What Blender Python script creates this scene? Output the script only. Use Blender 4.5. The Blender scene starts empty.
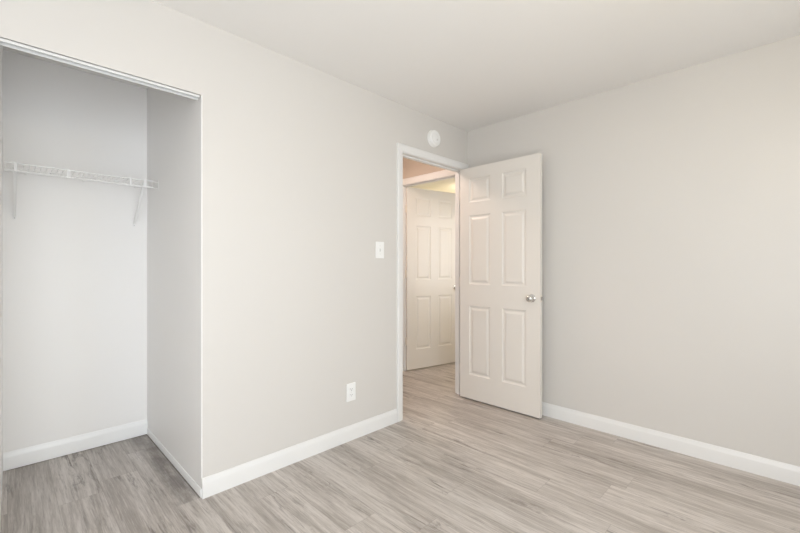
import bpy, bmesh, math, itertools
from mathutils import Vector, Matrix

S = bpy.context.scene
C = S.collection

# ------------------------------------------------------------------ camera
cam_d = bpy.data.cameras.new('camera')
cam_d.sensor_fit = 'HORIZONTAL'
cam_d.sensor_width = 36.0
cam_d.lens = 393.2 / 800 * 36.0
cam_d.clip_start = 0.02
cam = bpy.data.objects.new('camera', cam_d)
C.objects.link(cam)
cam.location = (-3.0359, -2.1382, 1.1851)
YAW = 0.78362
fwd = Vector((math.cos(YAW), math.sin(YAW), 0))
rgt = Vector((math.sin(YAW), -math.cos(YAW), 0))
up = Vector((0, 0, 1))
cam.rotation_euler = Matrix((rgt, up, -fwd)).transposed().to_euler()
S.camera = cam

# ------------------------------------------------------------------ colour management
vs = S.view_settings
S.display_settings.display_device = 'sRGB'
vs.view_transform = 'Standard'
vs.look = 'None'
vs.gamma = 1.0
vs.use_curve_mapping = False
vs.exposure = -0.10

# ------------------------------------------------------------------ world and daylight
W = bpy.data.worlds.new('sky')
S.world = W
W.use_nodes = True
bg = W.node_tree.nodes['Background']
bg.inputs[0].default_value = (0.72, 0.84, 1.0, 1)
bg.inputs[1].default_value = 1.2


def area(name, loc, direction, sx, sy, power, col, spread=math.pi):
    d = bpy.data.lights.new(name, 'AREA')
    d.shape = 'RECTANGLE'
    d.size, d.size_y = sx, sy
    d.energy = power
    d.color = col
    d.spread = spread
    o = bpy.data.objects.new(name, d)
    C.objects.link(o)
    o.location = loc
    o.rotation_euler = Vector(direction).to_track_quat('-Z', 'Y').to_euler()
    return o


# area lights at added, unseen windows: bedroom back and side walls, far room
area('added_daylight', (-3.05, -3.09, 1.02), (0, 1, -0.12), 1.35, 1.9, 57, (0.92, 0.965, 1.0))
area('added_daylight', (-0.95, -3.09, 1.35), (0, 1, -0.2), 1.0, 1.3, 6, (0.95, 0.98, 1.0))
area('added_daylight', (-3.99, -2.2, 1.25), (1, 0, -0.1), 1.3, 1.5, 27, (0.95, 0.965, 1.0))
area('added_daylight', (0.9, 0.01, 1.40), (0, 1, 0.0), 0.75, 1.05, 6.5, (1.0, 0.96, 0.90))

# lamp strengths used further down (emission of the added ceiling lamps' diffusers)
LAMP_ROOM = ((1.0, 0.83, 0.50), 20.0)
LAMP_HALL = ((1.0, 0.78, 0.65), 45.0)
LAMP_FAR = ((1.0, 0.87, 0.66), 62.0)

# ------------------------------------------------------------------ materials


def nt(name):
    m = bpy.data.materials.new(name)
    m.use_nodes = True
    t = m.node_tree
    return m, t, t.nodes['Principled BSDF']


def srgb(r, g, b):
    f = lambda c: (c / 255 / 12.92) if c / 255 <= 0.04045 else ((c / 255 + 0.055) / 1.055) ** 2.4
    return (f(r), f(g), f(b), 1)


def paint(name, col, rough=0.5, spec=0.3, bump=0.02, scale=180.0):
    m, t, p = nt(name)
    N, L = t.nodes, t.links
    p.inputs['Roughness'].default_value = rough
    p.inputs['Specular IOR Level'].default_value = spec
    tc = N.new('ShaderNodeTexCoord')
    n = N.new('ShaderNodeTexNoise')
    n.inputs['Scale'].default_value = scale
    n.inputs['Detail'].default_value = 3
    L.new(tc.outputs['Object'], n.inputs['Vector'])
    b = N.new('ShaderNodeBump')
    b.inputs['Strength'].default_value = bump
    b.inputs['Distance'].default_value = 0.002
    L.new(n.outputs['Fac'], b.inputs['Height'])
    L.new(b.outputs['Normal'], p.inputs['Normal'])
    n2 = N.new('ShaderNodeTexNoise')
    n2.inputs['Scale'].default_value = 1.3
    L.new(tc.outputs['Object'], n2.inputs['Vector'])
    mx = N.new('ShaderNodeMix')
    mx.data_type = 'RGBA'
    c2 = tuple(c * 0.985 for c in col[:3]) + (1,)
    mx.inputs[6].default_value = col
    mx.inputs[7].default_value = c2
    L.new(n2.outputs['Fac'], mx.inputs[0])
    L.new(mx.outputs[2], p.inputs['Base Color'])
    return m


def metal(name, col, rough):
    m, t, p = nt(name)
    p.inputs['Base Color'].default_value = col
    p.inputs['Metallic'].default_value = 1.0
    N, L = t.nodes, t.links
    n = N.new('ShaderNodeTexNoise')
    n.inputs['Scale'].default_value = 60
    mr = N.new('ShaderNodeMapRange')
    mr.inputs['To Min'].default_value = rough * 0.8
    mr.inputs['To Max'].default_value = rough * 1.2
    L.new(n.outputs['Fac'], mr.inputs['Value'])
    L.new(mr.outputs['Result'], p.inputs['Roughness'])
    return m


def emis(name, col, strength):
    m, t, p = nt(name)
    p.inputs['Base Color'].default_value = (0.8, 0.8, 0.8, 1)
    p.inputs['Emission Color'].default_value = col + (1,)
    p.inputs['Emission Strength'].default_value = strength
    return m


M = {}
M['wall'] = paint('wall_paint', (0.664, 0.640, 0.607, 1), 0.42, 0.35)
M['closet'] = paint('closet_lit_paint', (0.95, 0.935, 0.915, 1), 0.42, 0.35)  # whiter than the bedroom walls, making up for light the closet lacks
M['ceiling'] = paint('ceiling_paint', (0.855, 0.838, 0.81, 1), 0.8, 0.15, 0.05)
M['hall'] = paint('hall_lit_paint', (0.56, 0.48, 0.41, 1), 0.6, 0.2)  # the hall's warm pinkish light is mixed into this wall colour
M['far'] = paint('far_room_lit_paint', (0.84, 0.80, 0.67, 1), 0.6, 0.2)  # beige wall with the yellow lamp light put into its colour
M['trim'] = paint('trim_gloss_white', (0.79, 0.785, 0.77, 1), 0.3, 0.4, 0.005)
M['closet_lit_trim'] = paint('closet_lit_trim_white', (0.95, 0.95, 0.94, 1), 0.3, 0.4, 0.005)  # trim lightened to keep up with the brightened closet walls
M['door'] = paint('door_cream_white', (0.755, 0.72, 0.67, 1), 0.32, 0.4, 0.01)
M['plastic'] = paint('white_plastic', (0.87, 0.87, 0.855, 1), 0.35, 0.4, 0.0)
M['wire'] = paint('vinyl_coated_wire', (0.94, 0.935, 0.92, 1), 0.35, 0.4, 0.0)
M['alu'] = paint('track_white_enamel', (0.70, 0.705, 0.70, 1), 0.25, 0.5, 0.0)
M['nickel'] = metal('satin_nickel', (0.72, 0.71, 0.69, 1), 0.2)
M['steel'] = metal('brushed_steel', (0.42, 0.41, 0.39, 1), 0.35)
M['hinge'] = paint('painted_hinge', (0.80, 0.74, 0.66, 1), 0.4, 0.4, 0.0)
M['dark'] = paint('dark_slot', (0.06, 0.055, 0.05, 1), 0.6, 0.2, 0.0)
M['screw'] = paint('painted_screw', (0.70, 0.69, 0.67, 1), 0.4, 0.3, 0.0)
M['glass'], _t, _p = nt('window_glass')
_p.inputs['Transmission Weight'].default_value = 1.0
_p.inputs['Roughness'].default_value = 0.0
_p.inputs['IOR'].default_value = 1.02


def floor_material():
    m, t, p = nt('grey_vinyl_plank')
    N, L = t.nodes, t.links

    def math_(op, a, b=None, c=None):
        n = N.new('ShaderNodeMath')
        n.operation = op
        for i, v in enumerate((a, b, c)):
            if v is None:
                continue
            if isinstance(v, (int, float)):
                n.inputs[i].default_value = v
            else:
                L.new(v, n.inputs[i])
        return n.outputs[0]

    def comb(a, b, c):
        n = N.new('ShaderNodeCombineXYZ')
        for i, v in enumerate((a, b, c)):
            if isinstance(v, (int, float)):
                n.inputs[i].default_value = v
            else:
                L.new(v, n.inputs[i])
        return n.outputs[0]

    def noise(vec, scale, detail=4, rough=0.6, dist=0.0):
        n = N.new('ShaderNodeTexNoise')
        n.inputs['Scale'].default_value = scale
        n.inputs['Detail'].default_value = detail
        n.inputs['Roughness'].default_value = rough
        n.inputs['Distortion'].default_value = dist
        L.new(vec, n.inputs['Vector'])
        return n.outputs['Fac']

    def rng(v, a, b, c=0.0, d=1.0):
        n = N.new('ShaderNodeMapRange')
        n.inputs['From Min'].default_value = a
        n.inputs['From Max'].default_value = b
        n.inputs['To Min'].default_value = c
        n.inputs['To Max'].default_value = d
        L.new(v, n.inputs['Value'])
        return n.outputs['Result']

    def mix(f, a, b, mode='MIX'):
        n = N.new('ShaderNodeMix')
        n.data_type = 'RGBA'
        n.blend_type = mode
        if isinstance(f, (int, float)):
            n.inputs[0].default_value = f
        else:
            L.new(f, n.inputs[0])
        for i, v in ((6, a), (7, b)):
            if isinstance(v, tuple):
                n.inputs[i].default_value = v
            else:
                L.new(v, n.inputs[i])
        return n.outputs[2]

    PW, PL = 0.178, 1.22
    tc = N.new('ShaderNodeTexCoord')
    sp = N.new('ShaderNodeSeparateXYZ')
    L.new(tc.outputs['Object'], sp.inputs[0])
    X, Y = sp.outputs[0], sp.outputs[1]
    xr = math_('DIVIDE', math_('ADD', X, 0.359), PW)
    row = math_('FLOOR', xr)
    fx = math_('FRACT', xr)
    wn = N.new('ShaderNodeTexWhiteNoise')
    wn.noise_dimensions = '1D'
    L.new(math_('ADD', row, 37.3), wn.inputs['W'])
    yr = math_('ADD', math_('DIVIDE', Y, PL), math_('MULTIPLY', wn.outputs['Value'], 5.0))
    colm = math_('FLOOR', yr)
    fy = math_('FRACT', yr)
    wn2 = N.new('ShaderNodeTexWhiteNoise')
    wn2.noise_dimensions = '2D'
    L.new(comb(row, colm, 0), wn2.inputs['Vector'])
    rnd = wn2.outputs['Value']
    off = math_('MULTIPLY', rnd, 40.0)
    # grain: stretched along the plank (Y)
    gx = math_('ADD', X, off)
    gy = math_('ADD', Y, off)

    def grain(sx, sy):
        return comb(math_('MULTIPLY', gx, sx), math_('MULTIPLY', gy, sy), off)
    broad = noise(grain(9.0, 0.8), 1.0, 4, 0.6, 0.4)
    fine = noise(grain(150.0, 7.0), 1.0, 5, 0.75, 0.2)
    mid = noise(grain(55.0, 2.2), 1.0, 6, 0.72, 0.4)
    streak = noise(grain(42.0, 3.6), 1.0, 6, 0.72, 0.5)
    knots = noise(grain(17.0, 6.0), 1.0, 5, 0.7, 0.6)
    kmask = noise(grain(5.0, 1.3), 1.0, 2, 0.5, 0.0)
    lo, hi, dk = srgb(166, 158, 151), srgb(200, 193, 187), srgb(116, 109, 104)
    base = mix(rng(broad, 0.38, 0.62), lo, hi)
    base = mix(rng(mid, 0.50, 0.66, 0.0, 0.42), base, srgb(220, 215, 210))
    base = mix(rng(mid, 0.50, 0.36, 0.0, 0.5), base, srgb(154, 146, 139))
    base = mix(rng(fine, 0.48, 0.34, 0.0, 0.55), base, srgb(134, 126, 120))
    base = mix(rng(fine, 0.54, 0.68, 0.0, 0.45), base, srgb(222, 217, 212))
    base = mix(math_('MULTIPLY', rng(streak, 0.52, 0.64, 0.0, 0.9), rng(kmask, 0.46, 0.62, 0.0, 1.0)), base, srgb(118, 110, 104))
    kn = math_('MULTIPLY', rng(knots, 0.59, 0.68, 0.0, 0.7), rng(kmask, 0.54, 0.62))
    base = mix(kn, base, dk)
    hs = N.new('ShaderNodeHueSaturation')
    hs.inputs['Saturation'].default_value = 1.0
    L.new(rng(rnd, 0, 1, 0.99, 1.07), hs.inputs['Value'])
    L.new(base, hs.inputs['Color'])
    base = hs.outputs['Color']
    # seams
    ex = math_('MULTIPLY', math_('MINIMUM', fx, math_('SUBTRACT', 1.0, fx)), PW)
    ey = math_('MULTIPLY', math_('MINIMUM', fy, math_('SUBTRACT', 1.0, fy)), PL)
    e = math_('MINIMUM', ex, ey)
    seam = rng(e, 0.0, 0.0020, 0.34, 0.0)
    base = mix(seam, base, srgb(110, 102, 96))
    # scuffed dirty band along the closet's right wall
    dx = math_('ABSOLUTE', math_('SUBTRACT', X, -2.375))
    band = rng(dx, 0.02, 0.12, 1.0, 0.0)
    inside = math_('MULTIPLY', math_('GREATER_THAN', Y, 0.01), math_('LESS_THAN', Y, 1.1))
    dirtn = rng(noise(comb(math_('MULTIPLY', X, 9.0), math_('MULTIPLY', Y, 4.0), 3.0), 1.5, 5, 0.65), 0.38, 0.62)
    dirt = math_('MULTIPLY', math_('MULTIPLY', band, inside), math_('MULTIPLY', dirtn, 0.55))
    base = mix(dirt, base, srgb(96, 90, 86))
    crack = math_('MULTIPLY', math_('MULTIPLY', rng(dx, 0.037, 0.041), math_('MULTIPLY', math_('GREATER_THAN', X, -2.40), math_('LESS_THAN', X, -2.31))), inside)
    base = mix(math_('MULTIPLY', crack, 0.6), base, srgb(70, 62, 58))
    L.new(base, p.inputs['Base Color'])
    L.new(rng(fine, 0.3, 0.7, 0.36, 0.5), p.inputs['Roughness'])
    p.inputs['Specular IOR Level'].default_value = 0.35
    h = math_('ADD', math_('MULTIPLY', fine, 0.3), rng(e, 0.0, 0.002, 0.0, 1.0))
    b = N.new('ShaderNodeBump')
    b.inputs['Strength'].default_value = 0.15
    b.inputs['Distance'].default_value = 0.001
    L.new(h, b.inputs['Height'])
    L.new(b.outputs['Normal'], p.inputs['Normal'])
    return m


M['floor'] = floor_material()

# ------------------------------------------------------------------ helpers


def link(name, bm, mat, parent=None, smooth=False, mats=None):
    me = bpy.data.meshes.new(name)
    bmesh.ops.recalc_face_normals(bm, faces=bm.faces)
    bm.to_mesh(me)
    bm.free()
    for mm in (mats or [mat]):
        me.materials.append(mm)
    if smooth:
        for f in me.polygons:
            f.use_smooth = True
        try:
            me.set_sharp_from_angle(angle=math.radians(38))
        except Exception:
            pass
    o = bpy.data.objects.new(name, me)
    C.objects.link(o)
    if parent is not None:
        o.parent = parent
    return o


def tag(o, label, cat=None, kind=None, group=None):
    if label:
        o['label'] = label
    if cat:
        o['category'] = cat
    if kind:
        o['kind'] = kind
    if group:
        o['group'] = group
    return o


def empty(name, loc):
    o = bpy.data.objects.new(name, None)
    o.empty_display_size = 0.1
    o.location = loc
    C.objects.link(o)
    return o


def add_box(bm, a, b, bevel=0.0, seg=2):
    r = bmesh.ops.create_cube(bm, size=1.0)
    vs_ = r['verts']
    ctr = [(a[i] + b[i]) / 2 for i in range(3)]
    sz = [abs(b[i] - a[i]) for i in range(3)]
    for v in vs_:
        v.co = Vector([ctr[i] + v.co[i] * sz[i] for i in range(3)])
    if bevel:
        es = list({e for v in vs_ for e in v.link_edges})
        bmesh.ops.bevel(bm, geom=es, offset=bevel, segments=seg, affect='EDGES', profile=0.7)


def add_lathe(bm, prof, origin, axis, seg=40, cap=True):
    """prof: list of (radius, distance along axis)"""
    axis = Vector(axis).normalized()
    q = axis.to_track_quat('Z', 'Y')
    origin = Vector(origin)
    rings = []
    for r, h in prof:
        ring = []
        if r < 1e-6:
            ring = [bm.verts.new(origin + axis * h)]
        else:
            for k in range(seg):
                a = 2 * math.pi * k / seg
                ring.append(bm.verts.new(origin + q @ Vector((r * math.cos(a), r * math.sin(a), h))))
        rings.append(ring)
    for A, B in zip(rings, rings[1:]):
        for k in range(seg):
            k2 = (k + 1) % seg
            if len(A) == 1 and len(B) == 1:
                continue
            if len(A) == 1:
                bm.faces.new((A[0], B[k], B[k2]))
            elif len(B) == 1:
                bm.faces.new((A[k], A[k2], B[0]))
            else:
                bm.faces.new((A[k], A[k2], B[k2], B[k]))
    if cap:
        for R in (rings[0], rings[-1]):
            if len(R) > 2:
                bm.faces.new(R)


def add_tube(bm, pts, r, seg=10):
    pts = [Vector(p) for p in pts]
    rings = []
    for i, p in enumerate(pts):
        if i == 0:
            d = pts[1] - p
        elif i == len(pts) - 1:
            d = p - pts[-2]
        else:
            d = (pts[i + 1] - p).normalized() + (p - pts[i - 1]).normalized()
        q = d.to_track_quat('Z', 'Y')
        rings.append([bm.verts.new(p + q @ Vector((r * math.cos(2 * math.pi * k / seg), r * math.sin(2 * math.pi * k / seg), 0))) for k in range(seg)])
    for A, B in zip(rings, rings[1:]):
        for k in range(seg):
            bm.faces.new((A[k], A[(k + 1) % seg], B[(k + 1) % seg], B[k]))
    bm.faces.new(rings[0])
    bm.faces.new(rings[-1])


def wall_grid(axis, lo, hi, u0, u1, z0, z1, holes):
    """a slab whose thin direction is `axis` (0 = x, 1 = y), with rectangular holes (ua, ub, za, zb)"""
    us = sorted({u0, u1, *[h[0] for h in holes], *[h[1] for h in holes]})
    zs = sorted({z0, z1, *[h[2] for h in holes], *[h[3] for h in holes]})
    us = [u for u in us if u0 <= u <= u1]
    zs = [z for z in zs if z0 <= z <= z1]
    nu, nz = len(us) - 1, len(zs) - 1

    def solid(i, j):
        if not (0 <= i < nu and 0 <= j < nz):
            return False
        cu, cz = (us[i] + us[i + 1]) / 2, (zs[j] + zs[j + 1]) / 2
        return not any(h[0] < cu < h[1] and h[2] < cz < h[3] for h in holes)
    bm = bmesh.new()
    cache = {}

    def V(t, u, z):
        k = (t, u, z)
        if k not in cache:
            cache[k] = bm.verts.new((t, u, z) if axis == 0 else (u, t, z))
        return cache[k]
    for i in range(nu):
        for j in range(nz):
            if not solid(i, j):
                continue
            a, b, c, d = us[i], us[i + 1], zs[j], zs[j + 1]
            for t in (lo, hi):
                bm.faces.new((V(t, a, c), V(t, b, c), V(t, b, d), V(t, a, d)))
            for (di, dj, p, q) in ((-1, 0, (a, c), (a, d)), (1, 0, (b, c), (b, d)), (0, -1, (a, c), (b, c)), (0, 1, (a, d), (b, d))):
                if not solid(i + di, j + dj):
                    bm.faces.new((V(lo, *p), V(hi, *p), V(hi, *q), V(lo, *q)))
    return bm


def struct(name, bm, mat, label, cat, smooth=False):
    return tag(link(name, bm, mat, None, smooth), label, cat, 'structure')


def sweep(bm, prof, paths):
    """prof gives n profile points, paths(p) gives the polyline of one profile point; quads between them"""
    lines = [[bm.verts.new(v) for v in paths(p)] for p in prof]
    n = len(lines)
    for i in range(n):
        A, B = lines[i], lines[(i + 1) % n]
        for k in range(len(A) - 1):
            bm.faces.new((A[k], A[k + 1], B[k + 1], B[k]))
    bm.faces.new([l[0] for l in lines])
    bm.faces.new([l[-1] for l in lines])


# ------------------------------------------------------------------ room shell
H = 2.44
TH = 0.090                      # thickness of the closet/door wall
CX0, CX1, CTOP = -3.054, -2.328, 2.062    # closet opening
CB = 1.097                      # closet back wall
DX0, DX1, DTOP = -0.882, -0.044, 2.088    # rough opening of the bedroom door

bm = bmesh.new(); add_box(bm, (-4.3, -3.4, -0.1), (2.9, 2.4, 0))
struct('floor', bm, M['floor'], 'grey wood-look vinyl plank floor running through bedroom, closet and hall', 'floor')
bm = bmesh.new(); add_box(bm, (-4.3, -3.4, H), (2.9, 2.4, H + 0.1))
struct('ceiling', bm, M['ceiling'], 'smooth off-white flat ceiling', 'ceiling')

SK = 0.004
struct('wall_left', wall_grid(1, 0, TH, -4.1, 0.0, 0, H, [(CX0 - SK, CX1 + SK, 0, CTOP), (DX0, DX1, 0, DTOP)]), M['wall'],
       'pale greige wall with the closet opening and the bedroom doorway', 'wall')
struct('wall_right', wall_grid(0, 0, TH, -3.2, TH, 0, H, []), M['wall'],
       'plain pale grey wall behind the open door', 'wall')
WB = (-3.78, -2.32, 0.02, 2.06)
WR = (-1.5, -0.4, 0.65, 2.05)
WL = (-2.85, -1.55, 0.5, 2.0)
struct('wall_back', wall_grid(1, -3.22, -3.1, -4.12, TH, 0, H, [WB, WR]), M['wall'], 'wall with added windows behind the viewer', 'wall')
struct('wall_side', wall_grid(0, -4.12, -4.0, -3.1, 0, 0, H, [WL]), M['wall'], 'side wall with an added window, far left of the closet', 'wall')


def closet_side(x, s):
    bm = bmesh.new()
    # the side wall plus the thin drywall return lining the opening
    add_box(bm, (min(x, x + s * 0.1), TH, 0), (max(x, x + s * 0.1), CB + 0.1, H))
    add_box(bm, (min(x, x + s * SK), 0.0006, 0), (max(x, x + s * SK), TH, CTOP))
    if s < 0:                       # this side wall stands a touch out of square
        for v in bm.verts:
            if v.co.x > x - 0.05 and v.co.y > 0.5:
                v.co.x += 0.008
    return bm


struct('wall_closet_right', closet_side(CX1, 1), M['closet'], 'right side wall inside the closet', 'wall')
struct('wall_closet_left', closet_side(CX0, -1), M['closet'], 'left side wall inside the closet, seen edge-on', 'wall')
struct('wall_closet_back', wall_grid(1, CB, CB + 0.1, CX0, CX1, 0, H, []), M['closet'], 'pale back wall of the closet behind the wire shelf', 'wall')
# hall and the room beyond
HX = 0.13
struct('wall_hall_right', wall_grid(0, HX, HX + 0.1, TH, 1.25, 0, H, [(0.14, 0.995, 0, 2.115)]), M['hall'], 'hall wall tinted pinkish for its warm light, above and around the second doorway', 'wall')
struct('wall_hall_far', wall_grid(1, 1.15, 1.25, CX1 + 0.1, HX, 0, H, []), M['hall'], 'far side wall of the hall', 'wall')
struct('wall_far_room_back', wall_grid(1, 2.1, 2.2, HX + 0.1, 2.6, 0, H, []), M['far'], 'wall, tinted with yellow lamp light, of the room beyond the second door', 'wall')
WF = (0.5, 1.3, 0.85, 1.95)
struct('wall_far_room_near', wall_grid(1, -0.1, 0.0, TH, 2.6, 0, H, [WF]), M['far'], 'wall with an added window, of the room beyond the hall', 'wall')
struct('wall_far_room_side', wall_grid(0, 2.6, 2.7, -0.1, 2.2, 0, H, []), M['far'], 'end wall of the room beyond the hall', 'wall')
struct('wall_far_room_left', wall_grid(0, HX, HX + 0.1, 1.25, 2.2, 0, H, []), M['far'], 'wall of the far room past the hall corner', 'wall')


def window(name, axis, t0, t1, hole, label):
    ua, ub, za, zb = hole
    w = 0.05
    fr = struct(name, wall_grid(axis, t0, t1, ua, ub, za, zb,
                                [(ua + w, ub - w, za + w, (za + zb) / 2 - w / 2), (ua + w, ub - w, (za + zb) / 2 + w / 2, zb - w)]), M['trim'], label, 'window')
    bm = bmesh.new()
    tm = (t0 + t1) / 2
    for z0, z1 in ((za + w, (za + zb) / 2 - w / 2), ((za + zb) / 2 + w / 2, zb - w)):
        a = (tm - 0.003, ua + w, z0) if axis == 0 else (ua + w, tm - 0.003, z0)
        b = (tm + 0.003, ub - w, z1) if axis == 0 else (ub - w, tm + 0.003, z1)
        add_box(bm, a, b)
    link('window_pane', bm, M['glass'], fr)
    return fr


window('added_window_1', 1, -3.20, -3.13, WB, 'added tall white glazed opening in the back wall facing the closet')  # unseen opening, added and made tall to send low light into the closet
window('added_window_4', 1, -3.20, -3.13, WR, 'added white double-hung window at the right end of the back wall')  # unseen window added as a plausible source of light from the rear right
window('added_window_2', 0, -4.10, -4.03, WL, 'added white double-hung window in the side wall')  # unseen window added to light the right wall
window('added_window_3', 1, -0.09, -0.02, WF, 'added white window of the room beyond the hall')  # unseen window added to light the face of the second door

# ------------------------------------------------------------------ baseboards
BASE = [(0, 0), (0.014, 0), (0.014, 0.070), (0.0125, 0.078), (0.009, 0.086), (0.007, 0.094), (0.005, 0.101), (0, 0.101)]


def baseboard(name, axis, wall, sgn, u0, u1, label, prof=BASE, mat='trim'):
    bm = bmesh.new()

    def path(p):
        d, z = p
        t = wall + sgn * d
        return [(t, u0, z), (t, u1, z)] if axis == 0 else [(u0, t, z), (u1, t, z)]
    sweep(bm, prof, path)
    return struct(name, bm, M[mat], label, 'baseboard', True)


LOW = [(0, 0.004), (0.004, 0.004), (0.004, 0.044), (0.0025, 0.047), (0, 0.047)]
LIFT = [(d, z + 0.0035) for d, z in BASE]
baseboard('baseboard_left', 1, 0, -1, CX1, -0.930, 'white moulded baseboard between the closet and the doorway')
baseboard('baseboard_right', 0, 0, -1, -3.1, -0.016, 'white moulded baseboard running along the right wall')
baseboard('baseboard_closet_back', 1, CB, -1, CX0 + 0.008, CX1, 'white baseboard along the closet back wall', LIFT, 'closet_lit_trim')
baseboard('baseboard_closet_right', 0, CX1, -1, 0.0, CB - 0.014, 'thin low white base strip along the closet right wall', LOW, 'closet_lit_trim')
baseboard('baseboard_front', 1, 0, -1, -4.0, CX0, 'white baseboard left of the closet')

# ------------------------------------------------------------------ door casings and jambs
CAS = [(0, 0), (0, 0.008), (0.006, 0.011), (0.014, 0.012), (0.036, 0.015), (0.052, 0.015), (0.057, 0.012), (0.057, 0)]


def casing(name, axis, wall, sgn, ua, ub, zt, label, wide=1.0):
    bm = bmesh.new()

    def path(p):
        o, d = p[0] * wide, p[1]
        t = wall + sgn * d
        pts = [(ua - o, 0), (ua - o, zt + o), (ub + o, zt + o), (ub + o, 0)]
        return [(t, u, z) if axis == 0 else (u, t, z) for u, z in pts]
    sweep(bm, CAS, path)
    return struct(name, bm, M['trim'], label, 'door trim')


def jamb(name, axis, t0, t1, ua, ub, zt, stop, label, th=0.018):
    """lining of an opening: clear size ua..ub, 0..zt, with a stop strip spanning stop[0]..stop[1]"""
    bm = bmesh.new()

    def lining(a, b, th0, th1, lo, hi):
        # U-shaped solid from the clear opening line grown by th0..th1
        def path(p):
            o, t = p
            pts = [(ua - o, 0), (ua - o, zt + o), (ub + o, zt + o), (ub + o, 0)]
            return [(t, u, z) if axis == 0 else (u, t, z) for u, z in pts]
        sweep(bm, [(th0, lo), (th0, hi), (th1, hi), (th1, lo)], path)
    lining(ua, ub, 0.0, th, t0, t1)
    lining(ua, ub, -0.011, 0.0, stop[0], stop[1])
    return struct(name, bm, M['trim'], label, 'door frame')


JX0, JX1, JT = -0.864, -0.062, 2.070
casing('trim_1', 1, 0, -1, JX0 - 0.004, JX1 + 0.004, JT + 0.004, 'white moulded casing around the bedroom doorway')
jamb('trim_2', 1, 0.0, TH, JX0, JX1, JT, (0.040, 0.070), 'white jamb and stop lining the bedroom doorway')
casing('trim_3', 1, TH, 1, JX0 - 0.004, JX1 + 0.004, JT + 0.004, 'white casing around the bedroom doorway on the hall side')
J2A, J2B, J2T = 0.158, 0.977, 2.097
casing('trim_4', 0, HX, -1, J2A, J2B, J2T, 'white casing over the second doorway across the hall', 1.25)
jamb('trim_5', 0, HX, HX + 0.1, J2A, J2B, J2T, (HX + 0.02, HX + 0.05), 'white jamb lining the second doorway')


# ------------------------------------------------------------------ six-panel doors
def door_leaf(width, height, thick, cols, rows):
    """local frame: hinge edge at x = 0, leaf runs +x, visible face at y = 0 (facing -y), thickness +y"""
    bm = bmesh.new()
    xs = sorted({0, width, *itertools.chain(*cols)})
    zs = sorted({0, height, *itertools.chain(*rows)})
    for face_y, s in ((0.0, 1), (thick, -1)):
        for i in range(len(xs) - 1):
            for j in range(len(zs) - 1):
                a, b, c, d = xs[i], xs[i + 1], zs[j], zs[j + 1]
                if (a, b) in cols and (c, d) in rows:
                    loops = []
                    for ins, dep in ((0, 0), (0.004, 0.0045), (0.013, 0.0075), (0.021, 0.0075), (0.036, 0.0015), (0.040, 0.001)):
                        y = face_y + s * dep
                        loops.append([bm.verts.new((x, y, z)) for x, z in ((a + ins, c + ins), (b - ins, c + ins), (b - ins, d - ins), (a + ins, d - ins))])
                    for A, B in zip(loops, loops[1:]):
                        for k in range(4):
                            bm.faces.new((A[k], A[(k + 1) % 4], B[(k + 1) % 4], B[k]))
                    bm.faces.new(loops[-1])
                else:
                    bm.faces.new([bm.verts.new((x, face_y, z)) for x, z in ((a, c), (b, c), (b, d), (a, d))])
    for i in range(len(xs) - 1):
        for z in (0, height):
            bm.faces.new([bm.verts.new(p) for p in ((xs[i], 0, z), (xs[i + 1], 0, z), (xs[i + 1], thick, z), (xs[i], thick, z))])
    for j in range(len(zs) - 1):
        for x in (0, width):
            bm.faces.new([bm.verts.new(p) for p in ((x, 0, zs[j]), (x, 0, zs[j + 1]), (x, thick, zs[j + 1]), (x, thick, zs[j]))])
    bmesh.ops.remove_doubles(bm, verts=bm.verts, dist=1e-5)
    return bm


KNOB = [(0.030, 0.0), (0.0315, 0.002), (0.030, 0.006), (0.022, 0.009), (0.0125, 0.011), (0.0105, 0.016), (0.0110, 0.024), (0.016, 0.029),
        (0.0235, 0.035), (0.0268, 0.043), (0.0262, 0.050), (0.0225, 0.057), (0.015, 0.062), (0.0125, 0.0625), (0.011, 0.0612), (0.0, 0.0612)]


def six_panel_door(name, label, loc, ang, width, height, thick, cols, rows, knob_x, knob_z, hinge_zs, hinge_side):
    bm = door_leaf(width, height, thick, cols, rows)
    d = tag(link(name, bm, M['door']), label, 'door', 'structure')
    d.location = loc
    d.rotation_euler = (0, 0, ang)
    for y, s in ((0.0, -1), (thick, 1)):
        bm = bmesh.new()
        add_lathe(bm, KNOB, (knob_x, y, knob_z), (0, s, 0))
        k = link('door_knob', bm, M['nickel'], d, True)
        bm = bmesh.new()
        add_lathe(bm, [(0.0105, 0.0605), (0.0105, 0.0632), (0.0, 0.0632)], (knob_x, y, knob_z), (0, s, 0), 24)
        add_box(bm, (knob_x - 0.004, y + s * 0.0628 - 0.0008, knob_z - 0.0014), (knob_x + 0.004, y + s * 0.0628 + 0.0012, knob_z + 0.0014))
        link('lock_button', bm, M['steel'], k, True)
    bm = bmesh.new()
    add_box(bm, (width - 0.002, thick / 2 - 0.0125, knob_z - 0.028), (width + 0.0012, thick / 2 + 0.0125, knob_z + 0.028), 0.0006, 1)
    lp = link('latch_plate', bm, M['hinge'], d)
    bm = bmesh.new()
    add_box(bm, (width, thick / 2 - 0.009, knob_z - 0.014), (width + 0.011, thick / 2 + 0.010, knob_z + 0.014), 0.003, 2)
    link('latch_bolt', bm, M['steel'], lp)
    for hz in hinge_zs:
        bm = bmesh.new()
        hy = thick + 0.006 if hinge_side > 0 else -0.006
        add_lathe(bm, [(0.0, -0.047), (0.004, -0.047), (0.0062, -0.044), (0.0062, 0.044), (0.004, 0.047), (0.0, 0.047)], (-0.006, hy, hz), (0, 0, 1), 16, False)
        add_box(bm, (-0.009, thick * 0.15, hz - 0.044), (0.0015, thick + 0.004 if hinge_side > 0 else thick * 0.85, hz + 0.044))
        link('hinge', bm, M['hinge'], d, True)
    return d


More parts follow.
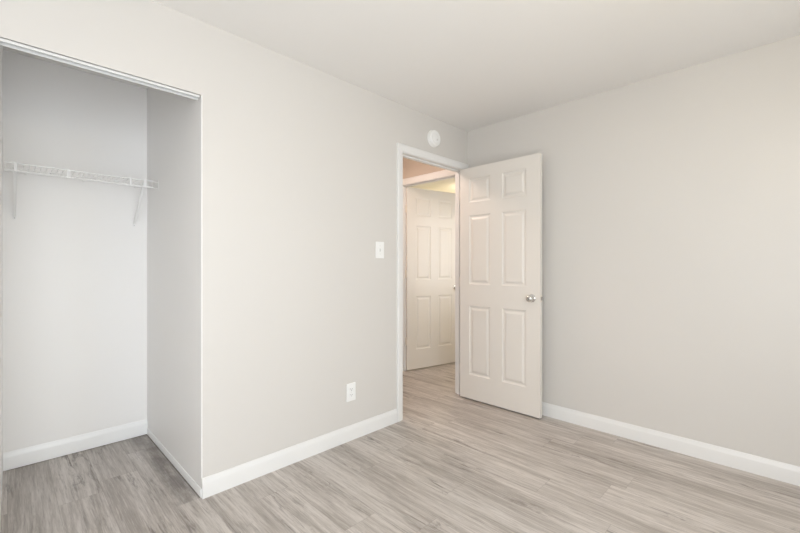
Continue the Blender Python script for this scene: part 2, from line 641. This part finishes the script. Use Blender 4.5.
ROWS = [(0.215, 0.825), (1.015, 1.625), (1.740, 1.950)]
six_panel_door('door_1', 'open cream six-panel door with nickel knob standing before the right wall', (-0.1245, -0.006, 0.012), -math.pi / 2,
               0.757, 2.050, 0.035, [(0.100, 0.314), (0.427, 0.641)], ROWS, 0.691, 0.924, (0.24, 1.03, 1.82), 1)
ROWS2 = [(0.222, 0.830), (1.020, 1.640), (1.750, 1.965)]
a2 = math.atan2(-0.15, 0.688)
six_panel_door('door_2', 'cream six-panel door standing ajar across the hall, seen through the doorway', (0.1683, 0.9403, 0.012), a2,
               0.773, 2.072, 0.035, [(0.122, 0.335), (0.447, 0.660)], ROWS2, 0.710, 0.915, (0.325, 1.09, 1.83), 1)

# ------------------------------------------------------------------ closet track
bm = bmesh.new()
y0 = 0.003
XT = CX1 - 0.008
add_box(bm, (CX0, y0, 2.0585), (XT, y0 + 0.024, 2.0610))
prof = [(y0, 2.0605), (y0, 2.0500), (y0 - 0.0010, 2.0490), (y0 - 0.0010, 2.0465), (y0 + 0.0020, 2.0465), (y0 + 0.0020, 2.0605)]
sweep(bm, prof, lambda p: [(CX0, p[0], p[1]), (XT, p[0], p[1])])
add_box(bm, (CX0, y0 + 0.022, 2.0400), (XT, y0 + 0.024, 2.0605))
add_box(bm, (CX0, y0 + 0.011, 2.0500), (XT, y0 + 0.0125, 2.0600))
tag(link('closet_door_track', bm, M['alu']), 'white metal sliding-door track under the closet header, doors removed', 'door track')

# ------------------------------------------------------------------ wire shelf
SF, SB, ST, SL = 0.80, CB - 0.006, 1.739, 1.697
SX0, SX1 = CX0 + 0.013, -2.360
shelf = tag(empty('wire_shelf', ((SX0 + SX1) / 2, CB, ST)), 'white wire closet shelf with hanging rail on two braces, on the closet back wall', 'shelf')
sl = shelf.location


def spart(name, fn, mat, label=None):
    bm = bmesh.new()
    fn(bm)
    bmesh.ops.translate(bm, verts=bm.verts, vec=-sl)
    o = link(name, bm, mat, shelf, True)
    if label:
        o['label'] = label
    return o


spart('front_rail', lambda b: add_tube(b, [(SX0, SF, ST), (SX1, SF, ST)], 0.0042), M['wire'])
spart('hang_rail', lambda b: add_tube(b, [(SX0, SF - 0.001, SL), (SX1, SF - 0.001, SL)], 0.0042), M['wire'])
spart('back_rail', lambda b: add_tube(b, [(SX0, SB - 0.004, ST), (SX1, SB - 0.004, ST)], 0.0032), M['wire'])
spart('middle_rail', lambda b: add_tube(b, [(SX0, (SF + SB) / 2, ST - 0.004), (SX1, (SF + SB) / 2, ST - 0.004)], 0.0028), M['wire'])


def deck(b):
    n = 28
    for i in range(n + 1):
        x = SX0 + 0.004 + (SX1 - SX0 - 0.008) * i / n
        add_tube(b, [(x, SB - 0.002, ST + 0.003), (x, SF + 0.004, ST + 0.003), (x, SF, ST + 0.0005), (x, SF - 0.0012, SL)], 0.0011, 6)


spart('wire_deck', deck, M['wire'])
for x in (-2.783, -2.481):
    spart('rail_clip', lambda b, x=x: add_box(b, (x - 0.007, SF - 0.0065, SL - 0.005), (x + 0.007, SF + 0.005, ST + 0.005), 0.002), M['wire'])


def brace(x):
    def fn(b):
        top = Vector((x, SF + 0.002, ST - 0.004))
        bot = Vector((x, CB - 0.003, 1.480))
        d = (bot - top).normalized()
        n = Vector((1, 0, 0))
        m_ = d.cross(n)
        # U-section strut: web and two flanges, tapering to the wall foot
        for off, w, t_ in ((0.0, 0.0065, 0.0012),):
            a = [top + n * w - m_ * t_, top - n * w - m_ * t_, top - n * w + m_ * t_, top + n * w + m_ * t_]
            w2 = w * 0.75
            c = [bot + n * w2 - m_ * t_, bot - n * w2 - m_ * t_, bot - n * w2 + m_ * t_, bot + n * w2 + m_ * t_]
            A = [b.verts.new(v) for v in a]
            Cc = [b.verts.new(v) for v in c]
            for k in range(4):
                b.faces.new((A[k], A[(k + 1) % 4], Cc[(k + 1) % 4], Cc[k]))
            b.faces.new(A)
            b.faces.new(Cc)
        for s in (-1, 1):
            pa = [top + n * s * 0.0065 + m_ * q for q in (-0.006, 0.006)]
            pb = [bot + n * s * 0.005 + m_ * q for q in (0.005, -0.005)]
            vs1 = [b.verts.new(v + n * 0.0008 * e) for e in (-1, 1) for v in (pa + pb)]
            b.faces.new(vs1[:4]); b.faces.new(vs1[4:])
            for k in range(4):
                b.faces.new((vs1[k], vs1[(k + 1) % 4], vs1[4 + (k + 1) % 4], vs1[4 + k]))
        # hook over the rails and the foot plate on the wall
        add_box(b, (x - 0.006, SF - 0.007, SL - 0.006), (x + 0.006, SF + 0.005, ST + 0.006), 0.002)
        add_box(b, (x - 0.008, CB - 0.003, 1.462), (x + 0.008, CB, 1.496), 0.001, 1)
    o = spart('support_brace', fn, M['wire'])
    bm = bmesh.new()
    add_lathe(bm, [(0.004, 0.0), (0.004, 0.002), (0.002, 0.0032), (0.0, 0.0034)], (x - sl.x, CB - 0.003 - sl.y, 1.470 - sl.z), (0, -1, 0), 12)
    link('screw', bm, M['screw'], o, True)


brace(-2.405)
brace(-2.998)


def end_clip(b):
    add_box(b, (CX1 - 0.0025, SF - 0.007, SL - 0.009), (CX1, SF + 0.009, ST + 0.008), 0.001, 1)
    add_box(b, (CX1 - 0.034, SF - 0.006, SL - 0.0055), (CX1, SF + 0.006, SL - 0.003), 0.001, 1)
    add_box(b, (CX1 - 0.034, SF - 0.006, ST - 0.0055), (CX1, SF + 0.006, ST - 0.003), 0.001, 1)


spart('end_bracket', end_clip, M['wire'])
for x in (-2.95, -2.68, -2.40):
    spart('wall_clip', lambda b, x=x: add_box(b, (x - 0.006, SB - 0.009, ST - 0.008), (x + 0.006, CB, ST + 0.006), 0.002), M['wire'])

# ------------------------------------------------------------------ light switch
sw = tag(empty('light_switch', (-1.102, 0, 1.306)), 'white toggle light switch plate on the wall left of the doorway', 'light switch')
bm = bmesh.new(); add_box(bm, (-0.040, -0.006, -0.0605), (0.040, 0, 0.0605), 0.003, 3)
link('switch_plate', bm, M['plastic'], sw, True)
bm = bmesh.new(); add_box(bm, (-0.0055, -0.0068, -0.0125), (0.0055, -0.004, 0.0125), 0.0008, 1)
link('toggle_surround', bm, M['screw'], sw)
bm = bmesh.new(); add_box(bm, (-0.0042, -0.017, 0.001), (0.0042, -0.005, 0.009), 0.0015, 2)
link('toggle', bm, M['plastic'], sw, True)
for z in (-0.030, 0.030):
    bm = bmesh.new()
    add_lathe(bm, [(0.0033, 0.0), (0.0033, 0.0064), (0.0022, 0.0074), (0.0, 0.0076)], (0, 0, z), (0, -1, 0), 16)
    link('screw', bm, M['screw'], sw, True)

# ------------------------------------------------------------------ power outlet
ou = tag(empty('power_outlet', (-1.367, 0, 0.327)), 'white duplex power outlet low on the wall above the left baseboard', 'outlet')
bm = bmesh.new(); add_box(bm, (-0.038, -0.006, -0.0605), (0.038, 0, 0.0605), 0.003, 3)
link('outlet_plate', bm, M['plastic'], ou, True)
for z in (-0.0195, 0.0195):
    bm = bmesh.new()
    add_box(bm, (-0.017, -0.0085, z - 0.0135), (0.017, -0.004, z + 0.0135), 0.004, 3)
    r = link('receptacle', bm, M['plastic'], ou, True)
    bm = bmesh.new()
    add_box(bm, (-0.0075, -0.0092, z - 0.001), (-0.0055, -0.007, z + 0.007))
    add_box(bm, (0.0055, -0.0092, z - 0.001), (0.0075, -0.007, z + 0.006))
    add_lathe(bm, [(0.0024, 0.007), (0.0024, 0.0092)], (0, 0, z - 0.0065), (0, -1, 0), 12)
    link('slot', bm, M['dark'], r)
bm = bmesh.new()
add_lathe(bm, [(0.0033, 0.0), (0.0033, 0.0064), (0.0022, 0.0074), (0.0, 0.0076)], (0, 0, 0), (0, -1, 0), 16)
link('screw', bm, M['screw'], ou, True)

# ------------------------------------------------------------------ smoke detector
sd = tag(empty('smoke_detector', (-0.500, 0, 2.258)), 'round white smoke detector on the wall above the doorway', 'smoke detector')
bm = bmesh.new(); add_lathe(bm, [(0.070, 0), (0.071, 0.003), (0.071, 0.008), (0.069, 0.0105), (0.060, 0.0110)], (0, 0, 0), (0, -1, 0), 56)
link('mounting_base', bm, M['plastic'], sd, True)
bm = bmesh.new(); add_lathe(bm, [(0.0635, 0.0105), (0.0635, 0.015), (0.0670, 0.0165), (0.0675, 0.024), (0.0650, 0.030), (0.059, 0.0345), (0.046, 0.0365), (0.044, 0.0355), (0.036, 0.0355), (0.034, 0.037), (0.0, 0.0375)], (0, 0, 0), (0, -1, 0), 56)
link('cover', bm, M['plastic'], sd, True)
bm = bmesh.new(); add_lathe(bm, [(0.009, 0.037), (0.009, 0.0388), (0.0075, 0.0395), (0.0, 0.0395)], (0.014, 0, -0.012), (0, -1, 0), 24)
link('test_button', bm, M['screw'], sd, True)


# ------------------------------------------------------------------ ceiling lamps added as light sources (outside the frame)
def lamp(loc, label, lampspec, r=0.17):
    e = tag(empty('added_ceiling_light', loc), label, 'lamp')
    bm = bmesh.new(); add_lathe(bm, [(r + 0.015, 0), (r + 0.015, 0.018), (r, 0.022), (r - 0.01, 0.022)], (0, 0, 0), (0, 0, -1), 48)
    link('lamp_base', bm, M['trim'], e, True)
    bm = bmesh.new(); add_lathe(bm, [(r - 0.004, 0.022), (r - 0.004, 0.035), (r * 0.9, 0.055), (r * 0.6, 0.075), (r * 0.3, 0.083), (0, 0.085)], (0, 0, 0), (0, 0, -1), 48)
    link('lamp_diffuser', bm, emis('lamp_glow', *lampspec), e, True)
    return e


def globe_lamp(loc, label, spec, r=0.13, drop=0.30):
    e = tag(empty('added_ceiling_light', loc), label, 'lamp')
    bm = bmesh.new(); add_lathe(bm, [(0.065, 0), (0.065, 0.012), (0.05, 0.025), (0.009, 0.03), (0.009, drop - 0.03), (0.045, drop - 0.02), (0.05, drop), (0.0, drop)], (0, 0, 0), (0, 0, -1), 40)
    link('lamp_stem', bm, M['trim'], e, True)
    bm = bmesh.new()
    add_lathe(bm, [(r * math.sin(math.pi * k / 18), drop + r * 0.9 - r * math.cos(math.pi * k / 18)) for k in range(1, 18)] + [(0, drop + 1.9 * r)], (0, 0, 0), (0, 0, -1), 40)
    link('lamp_globe', bm, emis('globe_glow', *spec), e, True)
    return e


globe_lamp((-1.7, -2.3, H), 'added globe ceiling lamp toward the back of the bedroom', LAMP_ROOM)  # unseen hanging globe added to warm the ceiling and upper walls
lamp((-0.75, 0.62, H), 'added flush ceiling lamp in the hall', LAMP_HALL)  # unseen lamp added as a plausible source of the hall's warm light
lamp((2.15, 1.4, H), 'added flush ceiling lamp in the room beyond the hall', LAMP_FAR)  # unseen lamp added to brighten the far room's back wall
